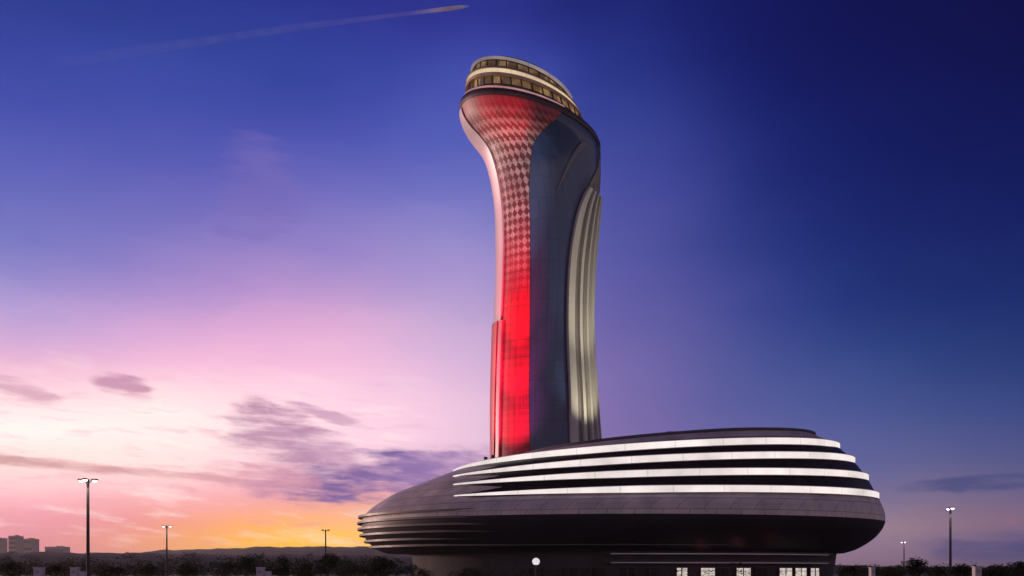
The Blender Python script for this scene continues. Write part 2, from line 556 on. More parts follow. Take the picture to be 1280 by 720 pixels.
T = [trow(614, 716, 760, 716, 8.6, 622, 662, 715), trow(615, 620, 756, 620, 8.5, 622, 662, 714), trow(616, 565, 750, 565, 8.2, 623.5, 662, 712),
     trow(616, 500, 745, 500, 8, 624.5, 661, 711), trow(618, 420, 740, 420, 7.8, 627, 662, 708), trow(621, 350, 741, 350, 7.8, 630, 662, 710),
     trow(621, 300, 745, 300, 8, 630, 662, 717), trow(620, 262, 748, 266, 8.4, 628, 661, 727), trow(615, 227, 750, 240, 9.0, 622.5, 662, 740),
     trow(607, 199, 751, 222, 9.8, 613.5, 666, 747), trow(597, 182, 751, 212, 10.6, 602, 676, 749), trow(587, 169, 751, 204, 11.4, 590.5, 686, 750),
     trow(579, 155, 751, 197, 12.0, 581.5, 696, 750.3), trow(575, 141, 750, 189, 12.3, 577, 702, 749.5)]
trows = catmull(T, 6)
tower = empty('control_tower', (trows[0][2], DT, 0), 'tall flaring control tower lit red on its left side with a tilted gold crown', 'tower')
core = [r for r in trows]
shell(L, core, full_a, full_b, 72, -.75, -1.1, 'shaft', M['core'], tower)
zmid = lambda r: (r[0] + r[1]) / 2
shell(L, trows, lambda r: r[6], lambda r: r[7], 26, 0, -.6, 'red_screen', M['red_screen'], tower)
shell(L, trows, lambda r: r[7] + .004, lambda r: r[8] - .004, 30, -.22, -.7, 'glass_front', M['glass'], tower)
zstep = CAMZ + (HZ - 408) * DT / F
hi_rows = [r for r in trows if zmid(r) >= zstep]
lo_rows = [r for r in trows if zmid(r) < zstep]
lo_rows = lo_rows + [hi_rows[0]]
edge_hi = hi_rows[:-2]
shell(L, edge_hi, lambda r: R(-55), lambda r: r[6] - .004, 20, .30, -.6, 'edge_panel', M['rim_pale'], tower)
shell(L, hi_rows[-3:], lambda r: R(-55), lambda r: r[6] - .004, 20, .05, -.6, 'edge_panel', M['rim_dark'], tower)
shell(L, lo_rows, lambda r: R(-55), lambda r: r[6] - .10, 20, .55, -.6, 'edge_panel', M['rim_red'], tower)
shell(L, lo_rows, lambda r: r[6] - .095, lambda r: r[6] + .05, 4, .35, -.1, 'edge_fin', M['edge_pink'], tower)
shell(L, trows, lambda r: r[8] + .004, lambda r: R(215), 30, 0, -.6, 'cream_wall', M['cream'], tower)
shell(L, trows, lambda r: R(215.3), lambda r: R(304.7), 30, -.1, -.6, 'back_wall', M['core'], tower)
# vertical fins on the cream side, sweeping up with it
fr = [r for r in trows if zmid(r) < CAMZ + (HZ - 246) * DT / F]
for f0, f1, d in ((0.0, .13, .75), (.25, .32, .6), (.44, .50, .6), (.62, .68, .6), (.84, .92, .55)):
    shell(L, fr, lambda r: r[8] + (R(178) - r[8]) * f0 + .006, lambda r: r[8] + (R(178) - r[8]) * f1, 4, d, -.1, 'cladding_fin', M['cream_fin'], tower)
# slim ridge on the dark glass; its pale tone is a painted highlight
rid = [r for r in trows if zmid(r) > CAMZ + (HZ - 262) * DT / F and zmid(r) < CAMZ + (HZ - 189) * DT / F]
def ridge(r, k):
    t = (zmid(r) - (CAMZ + (HZ - 262) * DT / F)) / (73 * DT / F)
    a = r[7] + (r[8] - r[7]) * (.50 + .06 * t)
    return a + k * (.010 + .05 * max(0, t) ** 1.5)
shell(L, rid, lambda r: ridge(r, -1), lambda r: ridge(r, 1), 4, .10, -.3, 'ridge_panel', M['ridge_highlight'], tower)

# head
Gr = T[-1][:6]
rim = catmull([Gr, trow(574.5, 136, 750, 186, 12.4), trow(576, 131.5, 748.5, 182.5, 12.25)], 3)
shell(L, rim, full_a, full_b, 96, .10, -.8, 'head_rim', M['rim_dark'], tower)
trim = [trow(576.5, 131.2, 748, 182.2, 12.1), trow(578, 128.2, 746, 179.2, 11.9)]
o = shell(L, trim, lambda r: R(-40), lambda r: R(118), 70, .1, -.8, 'rim_trim', M['trim_glow'], tower)
led = [trow(577, 131, 747, 182, 11.8), trow(585, 126, 735, 171, 10.8)]
shell(L, led, full_a, full_b, 96, -.4, -.9, 'ledge', M['rim_dark'], tower)


def glazed(name, ra, rb, n, matf=M['gold']):
    rows = [ra, rb]
    g = shell(L, rows, full_a, full_b, 96, 0, -.25, name, M['cab_glass'], tower)
    mb = MB()
    for k in range(n):
        t = -PI / 2 + 2 * PI * (k + .5) / n
        L.strip(rows, lambda r: t - .012, lambda r: t + .012, 1, .16, -.1, mb)
    for ra2, rb2 in ((lift(ra, -.02), lift(ra, .16)), (lift(rb, -.16), lift(rb, .02))):
        L.strip([ra2, rb2], full_a, full_b, 96, .15, -.1, mb)
    o = mb.build('window_frame', M['rim_dark'], g); weld(o)
    return g


glazed('cab_window', trow(586, 125, 731, 169, 10.7), trow(586, 113.5, 727, 157.5, 10.5), 36)
tr = [trow(584, 113.2, 726.5, 157.2, 10.7), trow(584, 105, 724, 149, 10.7)]
dk = [[r[0], r[1]] + r[2:] for r in tr]
shell(L, [trow(584, 115, 727, 159, 10.7), trow(584, 111.1, 726.4, 155.1, 10.7)], full_a, full_b, 96, .35, -.5, 'cab_band', M['gold'], tower)
cb = shell(L, [trow(584, 111, 726.3, 155, 10.7), trow(584, 106, 724, 150, 10.7)], full_a, full_b, 96, .15, -.5, 'light_ring', M['cab_light'], tower)
shell(L, [trow(584, 105.8, 724, 149.8, 10.7), trow(585, 103, 723, 147, 10.6)], full_a, full_b, 96, .30, -1.2, 'cab_band', M['gold'], tower)
glazed('cab_window', trow(589, 103, 718, 147, 9.9), trow(591, 92.5, 714, 134.5, 9.5), 30)
shell(L, [trow(589.5, 92.2, 715.5, 134.2, 9.7), trow(590, 89.5, 715, 131, 9.7)], full_a, full_b, 96, .25, -1.2, 'roof_edge', M['edge_glow'], tower)
rf = [trow(590, 89.3, 715, 130.8, 9.6), trow(598, 86, 708, 122, 8.4), trow(625, 88, 680, 106, 4.2), trow(650, 95, 653, 96, .2)]
mb = MB(); mb.quad_grid([[L.pt(r, 2 * PI * k / 64) for k in range(65)] for r in rf])
o = mb.build('roof', M['rim_dark'], tower); weld(o); smooth_by_angle(o, 40)


def flood(name, loc, aim, energy, color, spot=50, blend=.8, size=.5):
    loc, aim = Vector(loc), Vector(aim)
    d = (aim - loc).normalized()
    mb = MB(); mb.tube([loc - d * .75, loc - d * .25], [.22, .36], 12)
    mb.box(loc - d * .9 - Vector((0, 0, .35)), (.12, .5, .7))
    mb.build('floodlight', M['dark_metal'], tower)
    li = bpy.data.lights.new(name, 'SPOT'); li.energy = energy; li.color = color
    li.spot_size = R(spot); li.spot_blend = blend; li.shadow_soft_size = size
    lo = bpy.data.objects.new(name, li); COL.objects.link(lo)
    lo.parent = tower; lo.location = loc - tower.location
    lo.rotation_euler = d.to_track_quat('-Z', 'Y').to_euler()


def tp(px, py, d): return at(px, py, d)


# red floods standing on the building's roof, aimed up the screen; warm ones for the cream side
flood('red_flood', tp(612, 575, 164), tp(636, 515, 178), 30000, (1, .06, .24), 46)
flood('red_flood', tp(618, 573, 164), tp(640, 440, 178), 62000, (1, .05, .17), 34)
flood('red_flood', tp(624, 572, 164), tp(640, 365, 178), 170000, (1, .05, .11), 22)
flood('red_flood', tp(607, 570, 160), tp(626, 142, 174), 190000, (1, .12, .12), 12, .9)
flood('white_fill', tp(616, 568, 160), tp(638, 245, 178), 125000, (1, .82, .84), 19, .9)  # added fill to lift the upper screen; its floodlight housing is made up
flood('warm_flood', tp(775, 560, 172), tp(728, 450, 180), 10000, (1, .90, .70), 60)
flood('warm_flood', tp(800, 556, 168), tp(735, 340, 180), 29000, (1, .90, .70), 36)

# ------------------------------------------------------------------ street lamps
def street_lamp(px, ylight, D, label, heads, lampmat, on=True, group='street lamps round the airfield road'):
    p = at(px, ylight, D); h = p.z
    root = empty('street_lamp', (p.x, D, 0), label, 'street lamp', group)
    mb = MB(); mb.tube([(p.x, D, 0), (p.x, D, .5), (p.x, D, .52), (p.x, D, h + .15)], [.2, .2, .17, .12], 10)
    mb.build('pole', M['post'], root, True)
    mb = MB(); mb.box((p.x, D, .09), (.5, .5, .18)); mb.build('foot', M['concrete'], root)
    for ang in heads:
        dx, dy = math.cos(ang), math.sin(ang)
        am = MB(); am.tube([(p.x, D, h - .5), (p.x + dx * .2, D + dy * .2, h - .05), (p.x + dx * .5, D + dy * .5, h + .10)], .05, 8)
        arm = am.build('arm', M['post'], root, True)
        c = (p.x + dx * .6, D + dy * .6, h + .10)
        hb = MB(); hb.box(c, (.6, .3, .14), ang, .8); hd = hb.build('lamp_head', M['post'], arm)
        lb = MB(); lb.lathe((c[0], c[1], c[2] - .07), [(.0, -.16), (.12, -.14), (.2, -.06), (.22, 0), (0, .001)], 12)
        lb.build('lamp_glass', lampmat if on else M['cabinet'], arm, True)
    if on:
        li = bpy.data.lights.new('street_lamp_light', 'POINT'); li.energy = 90; li.color = (1, .80, .70); li.shadow_soft_size = .25
        lo = bpy.data.objects.new('street_lamp_light', li); COL.objects.link(lo); lo.parent = root; lo.location = (0, 0, h - .55)
    return root


street_lamp(110, 601, 90, 'tall lit street lamp with three heads, the left one against the pink sky', [R(180), R(0), R(-90)], M['lamp'])
street_lamp(208.5, 658, 180, 'lit twin-headed street lamp standing where pink sky turns to orange', [R(180), R(0)], M['lamp'])
street_lamp(407, 663, 205, 'unlit street lamp silhouetted on the yellow glow left of the oval building', [R(180), R(0)], M['lamp'], False)
street_lamp(1188, 636, 125, 'tall lit street lamp standing alone at the far right of the oval building', [R(-90), R(90)], M['lamp_cool'])
street_lamp(1130, 678, 265, 'small distant lit street lamp just right of the oval building', [R(180), R(-90)], M['lamp_cool'])

# globe lamp before the building
g = at(670, 702, 100)
root = empty('globe_lamp', (g.x, 100, 0), 'short post with a glowing white globe in front of the dark building', 'lamp')
mb = MB(); mb.tube([(g.x, 100, 0), (g.x, 100, g.z - .3)], [.09, .06], 10); mb.build('pole', M['post'], root, True)
mb = MB(); mb.lathe((g.x, 100, g.z), [(.38 * math.sin(PI * k / 10) + .0005, -.38 * math.cos(PI * k / 10)) for k in range(11)], 18)
mb.build('globe', lit('globe_glow', (1, .93, 1), .75, .1, 2), root, True)
mb = MB(); mb.lathe((g.x, 100, g.z), [(.14, -.46), (.2, -.4), (.22, -.33), (.0, -.33)], 14); mb.build('collar', M['post'], root)

# ------------------------------------------------------------------ grey cabinets and posts along the road
def cabinet(px, ytop, D, wpx, label, side=True):
    p = at(px, ytop, D); h = p.z; w = wpx * D / F
    root = empty('utility_cabinet', (p.x, D, 0), label, 'utility cabinet', 'grey utility cabinets beside the road')
    mb = MB(); mb.box((p.x, D, h / 2), (w, .6, h - .14)); mb.build('body', M['cabinet'], root)
    mb = MB(); mb.box((p.x, D, h - .035), (w + .12, .72, .07), 0, .9); mb.build('cap', M['cabinet'], root)
    mb = MB(); mb.box((p.x, D - .31, h * .52), (w * .84, .03, h * .74)); d = mb.build('door', M['cabinet'], root)
    mb = MB()
    for k in range(4): mb.box((p.x, D - .335, h * .78 + k * .06), (w * .5, .02, .025))
    mb.build('vent', M['cabinet_dark'], d)
    mb = MB(); mb.box((p.x + w * .34, D - .345, h * .5), (.03, .04, .16)); mb.build('handle', M['cabinet_dark'], d)
    mb = MB(); mb.box((p.x, D, .035), (w + .16, .74, .07)); mb.build('plinth', M['concrete'], root)
    if side:
        mb = MB(); mb.box((p.x + w * .5 + .3, D + .05, h * .42), (.5, .5, h * .84)); mb.build('side_box', M['cabinet'], root)


cabinet(49, 709, 80, 10, 'pale grey cabinet left of the tall three-headed street lamp, the one nearest the left edge', False)
cabinet(94, 709, 82, 9, 'pale grey cabinet with a lower side box next to the tall three-headed street lamp')
cabinet(326, 709, 84, 9, 'pale grey cabinet with a lower side box below the yellow glow', True)
cabinet(1090, 709, 88, 5, 'narrow grey cabinet below the right end of the oval building', False)
cabinet(1221, 708, 88, 8, 'grey cabinet among bushes right of the tall right-hand street lamp', False)

# ------------------------------------------------------------------ shrubs and trees
def shrub(name, px, ytop, D, wpx, label, cat, mat, group, n=1500, trunk=.25, seed=0):
    rnd = random.Random(seed)
    p = at(px, ytop, D); h = p.z; w = wpx * D / F
    root = empty(name, (p.x, D, 0), label, cat, group)
    mb = MB()
    zb = h * trunk
    mb.tube([(p.x, D, 0), (p.x + .05, D, zb), (p.x - .04, D, h * .7)], [.05 * h, .035 * h, .012 * h], 8)
    lobes = []
    for k in range(9):
        a = rnd.uniform(0, 2 * PI); rr = w * .5 * rnd.uniform(.15, .72)
        z = zb + (h - zb) * rnd.uniform(.22, .80)
        s = rnd.uniform(.22, .36)
        lobes.append((Vector((p.x + rr * math.cos(a), D + rr * math.sin(a), z)), Vector((w * s, w * s, (h - zb) * s * .85))))
        mb.tube([(p.x, D, zb * .9), (p.x + rr * .4 * math.cos(a), D + rr * .4 * math.sin(a), (zb + z) / 2), lobes[-1][0]], [.022 * h, .015 * h, .006 * h], 6)
    lobes.append((Vector((p.x, D, h * .84)), Vector((w * .22, w * .22, h * .16))))
    mb.build('trunk', M['bark'], root, True)
    cr = MB()
    for k in range(n):
        c, e = rnd.choice(lobes)
        d = Vector((rnd.gauss(0, 1), rnd.gauss(0, 1), rnd.gauss(0, 1))).normalized() * rnd.uniform(.35, 1.05)
        q = c + Vector((d.x * e.x, d.y * e.y, d.z * e.z))
        if q.z < .15: continue
        m = Matrix.Rotation(rnd.uniform(0, 6.3), 3, 'Z') @ Matrix.Rotation(rnd.uniform(-1.2, 1.2), 3, 'X')
        s = h * rnd.uniform(.022, .055)
        cr.face([q + m @ Vector(v) for v in ((-s, 0, 0), (0, -s * .45, .1 * s), (s * 1.1, 0, 0), (0, s * .45, .1 * s))])
    cr.build('crown', mat, root, recalc=False)
    return root


GS = 'bushes along the road before the buildings'
SH = [(186, 705, 120, 30, 'a', 'low dark bush at the foot of the twin-headed lit street lamp'),
      (232, 703, 110, 34, 'b', 'low olive bush right of the twin-headed lit street lamp'),
      (284, 701, 115, 42, 'b', 'broad olive bush left of the grey cabinet below the yellow glow'),
      (306, 694, 150, 26, 'a', 'taller dark bush behind the grey cabinet below the yellow glow'),
      (352, 694, 140, 36, 'a', 'dark rounded bush right of the grey cabinet below the yellow glow'),
      (380, 703, 105, 30, 'b', 'low bush left of the unlit street lamp'),
      (410, 690, 150, 30, 'a', 'tall dark bush at the foot of the unlit street lamp'),
      (442, 706, 100, 44, 'b', 'low spreading bush between the unlit lamp and the oval building'),
      (478, 695, 128, 30, 'a', 'dark bush against the left tip of the oval building'),
      (516, 704, 112, 52, 'a', 'wide low bush under the left end of the oval building'),
      (588, 708, 104, 56, 'a', 'very low wide bush left of the white globe lamp'),
      (1062, 706, 118, 36, 'a', 'dark bush under the right end of the oval building'),
      (1142, 696, 150, 34, 'a', 'rounded dark bush below the small distant lit street lamp'),
      (1112, 709, 108, 36, 'b', 'low bush between the narrow grey cabinet and the rounded dark bush'),
      (1172, 708, 112, 30, 'b', 'low bush just left of the tall right-hand street lamp'),
      (1203, 704, 112, 34, 'a', 'dark bush just right of the tall right-hand street lamp'),
      (1248, 706, 110, 40, 'a', 'bush right of the grey cabinet beside the right-hand street lamp'),
      (1276, 701, 125, 30, 'b', 'bush cut by the right edge of the photo'),
      (14, 703, 118, 40, 'a', 'bush cut by the left edge of the photo'),
      (70, 706, 112, 30, 'b', 'low bush between the two leftmost grey cabinets'),
      (140, 706, 108, 36, 'a', 'low dark bush right of the tall three-headed street lamp')]
for k, (px, y, D, w, m, lb) in enumerate(SH):
    shrub('bush', px, y, D, w, lb, 'bush', M['leaf_' + m], GS, seed=k + 3)

def scrub():
    rnd = random.Random(91)
    mb = MB()
    for k in range(12000):
        x = rnd.uniform(-62, 66); y = rnd.uniform(92, 106)
        env = .55 + .9 * max(0, math.sin(x * .31 + 1.1) * .5 + math.sin(x * .83 + y * .3) * .35 + math.sin(x * 1.9) * .25 + .15)
        q = Vector((x, y, env * 1.75 * rnd.uniform(.03, 1) ** .6))
        m = Matrix.Rotation(rnd.uniform(0, 6.3), 3, 'Z') @ Matrix.Rotation(rnd.uniform(-1.2, 1.2), 3, 'X')
        e = rnd.uniform(.07, .16)
        mb.face([q + m @ Vector(v) for v in ((-e, 0, 0), (0, -e * .45, .1 * e), (e * 1.1, 0, 0), (0, e * .45, .1 * e))])
    tag(mb.build('scrub', M['leaf_b'], recalc=False), kind='stuff')


scrub()


def wood():
    rnd = random.Random(17)
    mb = MB()
    for k in range(330):
        d = rnd.uniform(255, 340)
        px = rnd.uniform(-80, 500) if rnd.random() < .66 else rnd.uniform(1040, 1350)
        x = (px - 640) / F * d
        h = rnd.uniform(3.2, 7.4) if px < 600 else rnd.uniform(2.2, 5.0)
        w = h * rnd.uniform(.35, .6)
        for q in range(int(70 + 16 * h)):
            v = Vector((rnd.gauss(0, 1), rnd.gauss(0, 1), rnd.gauss(0, 1))).normalized() * rnd.uniform(.3, 1) ** .5
            c = Vector((x + v.x * w, d + v.y * w, h * .55 + v.z * h * .45))
            m = Matrix.Rotation(rnd.uniform(0, 6.3), 3, 'Z') @ Matrix.Rotation(rnd.uniform(-1.2, 1.2), 3, 'X')
            e = rnd.uniform(.2, .42)
            mb.face([c + m @ Vector(p) for p in ((-e, 0, 0), (0, -e * .5, .1 * e), (e * 1.1, 0, 0), (0, e * .5, .1 * e))])
    tag(mb.build('wood', M['leaf_a'], recalc=False), kind='stuff')


wood()

# ------------------------------------------------------------------ far buildings at the left
def far_block(px0, px1, ytop, D, label, depth=30, name='office_block', bays=6, floors=6):
    D *= 2.6; a, b = at(px0, ytop, D), at(px1, ytop, D)
    root = empty(name, ((a.x + b.x) / 2, D, 0), label, 'building', 'far buildings on the left horizon')
    w = b.x - a.x; cx = (a.x + b.x) / 2; h = a.z
    mb = MB(); mb.box((cx, D, h / 2), (w, depth, h)); mb.build('wall', M['far_wall'], root)
    mb = MB(); mb.box((cx, D, h + .35), (w + .8, depth + .8, .7)); rf = mb.build('roof', M['far_wall'], root)
    mb = MB(); mb.box((cx + w * .15, D, h + 1.6), (w * .3, depth * .4, 1.8)); mb.build('plant_room', M['far_wall'], rf)
    for fl in range(floors):
        z = h * (fl + .55) / floors
        mb = MB(); mb.box((cx, D - depth / 2 - .05, z), (w * .9, .2, h / floors * .42))
        mb.build('window', M['far_glass'], root)


far_block(-30, 5, 673, 800, 'far grey office block at the very left edge of the horizon', floors=5)
far_block(15, 25, 670.5, 780, 'narrow tall far grey block, second from the left edge of the horizon', floors=8)
far_block(30, 45, 674, 820, 'low far grey block right of the narrow tall one', floors=5)
far_block(60, 84, 684, 860, 'lowest far block on the left horizon, left of the tall three-headed street lamp', floors=3)

# ------------------------------------------------------------------ ground and setting
def ground_mat():
    t = NT('ground')
    tc = t.n('ShaderNodeTexCoord')
    a = t.noise(tc.outputs['Object'], .02, 6); b = t.noise(tc.outputs['Object'], 2.2, 5)
    c = t.mix(t.maprange(a, .4, .6), (.05, .055, .025), (.085, .075, .05))
    c = t.mix(t.maprange(b, .35, .7, 0, .6), c, (.03, .032, .016))
    p = t.n('ShaderNodeBsdfPrincipled'); t.link(c, p.inputs['Base Color']); p.inputs['Roughness'].default_value = .95
    t.link(p.outputs[0], t.out.inputs[0]); return t.m


mb = MB(); mb.quad_grid([[(-9000, -3000, 0), (9000, -3000, 0)], [(-9000, 14000, 0), (9000, 14000, 0)]])
tag(mb.build('ground', ground_mat(), recalc=False), kind='structure')
asph = surface('asphalt', (.05, .048, .05), .75, 0, .3, 1.5, bump=.2)
mb = MB(); mb.quad_grid([[(-400, 52, .004), (400, 52, .004)], [(-400, 74, .004), (400, 74, .004)]])
tag(mb.build('road', asph), kind='structure')
mb = MB()
mb.box((0, 51.9, .06), (800, .2, .12)); mb.box((0, 74.1, .06), (800, .2, .12))
tag(mb.build('kerb', M['concrete']), kind='structure')
mb = MB()
for k in range(-60, 60): mb.quad_grid([[(k * 6.5, 62.93, .008), (k * 6.5 + 3, 62.93, .008)], [(k * 6.5, 63.07, .008), (k * 6.5 + 3, 63.07, .008)]])
tag(mb.build('road_markings', surface('road_paint', (.7, .7, .68), .6)), kind='structure')
mb = MB(); mb.box((18, DP, .075), (130, 84, .15)); tag(mb.build('pavement', M['concrete']), kind='structure')


def hills(name, D, prof, depth, seed, mat):
    rnd = random.Random(seed)
    rows = []
    N = 260
    ph = [(rnd.uniform(.02, .3), rnd.uniform(0, 6.3), rnd.uniform(.3, 1)) for _ in range(9)]
    for j, (k, dd) in enumerate(((0, -1.0), (.45, -.6), (.8, -.3), (1, 0), (.75, .4), (0, 1))):
        r = []
        for i in range(N + 1):
            px = -400 + 2080 * i / N
            y = None
            for (x0, y0), (x1, y1) in zip(prof[:-1], prof[1:]):
                if x0 <= px <= x1: y = y0 + (y1 - y0) * (px - x0) / (x1 - x0)
            h = max(.3, CAMZ + (HZ - y) * D / F)
            h = max(.3, h + D / F * .9 * sum(math.sin(px * f + p + j * .4) * a for f, p, a in ph) / 2)
            r.append(((px - 640) / F * D, D + dd * depth, h * k - (.5 if k == 0 else 0)))
        rows.append(r)
    mb = MB(); mb.quad_grid(rows)
    return tag(mb.build(name, mat, smooth=True), kind='structure')


hm = surface('hill_scrub', (.055, .05, .035), .95, 0, .5, .02)
hills('hills', 950, [(-400, 690), (0, 690.5), (170, 691), (260, 693), (470, 694), (900, 702), (1090, 708), (1300, 709), (1700, 706)], 120, 3, hm)
hills('far_hills', 2600, [(-400, 694), (150, 692), (215, 687), (330, 684), (460, 683), (700, 690), (1000, 706), (1300, 712), (1700, 708)], 500, 5, hm)


# ------------------------------------------------------------------ vapour trail high above
def contrail():
    t = NT('vapour')
    tc = t.n('ShaderNodeTexCoord')
    g = t.n('ShaderNodeSeparateXYZ'); t.link(tc.outputs['Generated'], g.inputs[0])
    nd = t.n('ShaderNodeValToRGB'); cr = nd.color_ramp
    st = [(0, 0), (.3, .010), (.7, .022), (.86, .05), (.905, .20), (.935, 1), (.985, 1), (1, .5)]
    while len(cr.elements) < len(st): cr.elements.new(.5)
    for e, (p, v) in zip(cr.elements, st): e.position = p
    for e, (p, v) in zip(cr.elements, st): e.position = p; e.color = (v, v, v, 1)
    t.link(g.outputs[0], nd.inputs[0])
    nz = t.noise(tc.outputs['Object'], .012, 4)
    v = t.n('ShaderNodeVolumeScatter'); v.inputs[0].default_value = (.99, .99, 1, 1)
    t.link(t.math('MULTIPLY', t.math('MULTIPLY', nd.outputs[0], t.maprange(nz, .3, .7, .5, 1.2)), .12), v.inputs['Density'])
    t.link(v.outputs[0], t.out.inputs['Volume'])
    D = 6000
    pts = [at(587, 7.5, D), at(578, 8.5, D), at(565, 10.2, D), at(548, 12.3, D), at(530, 14.6, D), at(480, 20.5, D + 30), at(380, 33, D + 90), at(250, 52, D + 160), at(60, 80, D + 250)]
    rad = [3, 10, 12, 12, 12, 14, 20, 27, 38]
    den = [1.5, 2, 2, 1.6, .4, .10, .06, .04, 0]
    mb = MB(); rows, uv = [], []
    for i, p in enumerate(pts):
        dd = (pts[min(i + 1, 8)] - pts[max(i - 1, 0)]).normalized()
        aa = dd.cross(Vector((0, 0, 1))).normalized(); bb = dd.cross(aa)
        rows.append([p + (aa * math.cos(q) + bb * math.sin(q)) * rad[i] for q in [2 * PI * k / 14 for k in range(15)]])
        uv.append([(den[i], 0)] * 15)
    mb.quad_grid([r[:14] for r in rows], close=True)
    mb.f.append(tuple(range(13, -1, -1))); mb.f.append(tuple(range(8 * 14, 9 * 14)))
    o = mb.build('contrail', t.m, smooth=True)
    tag(o, 'thin white vapour trail high in the deep blue sky left of the tower top', 'contrail')


contrail()

# ------------------------------------------------------------------ sky
SUN_AZ, SUN_EL = -64.0, 4.0


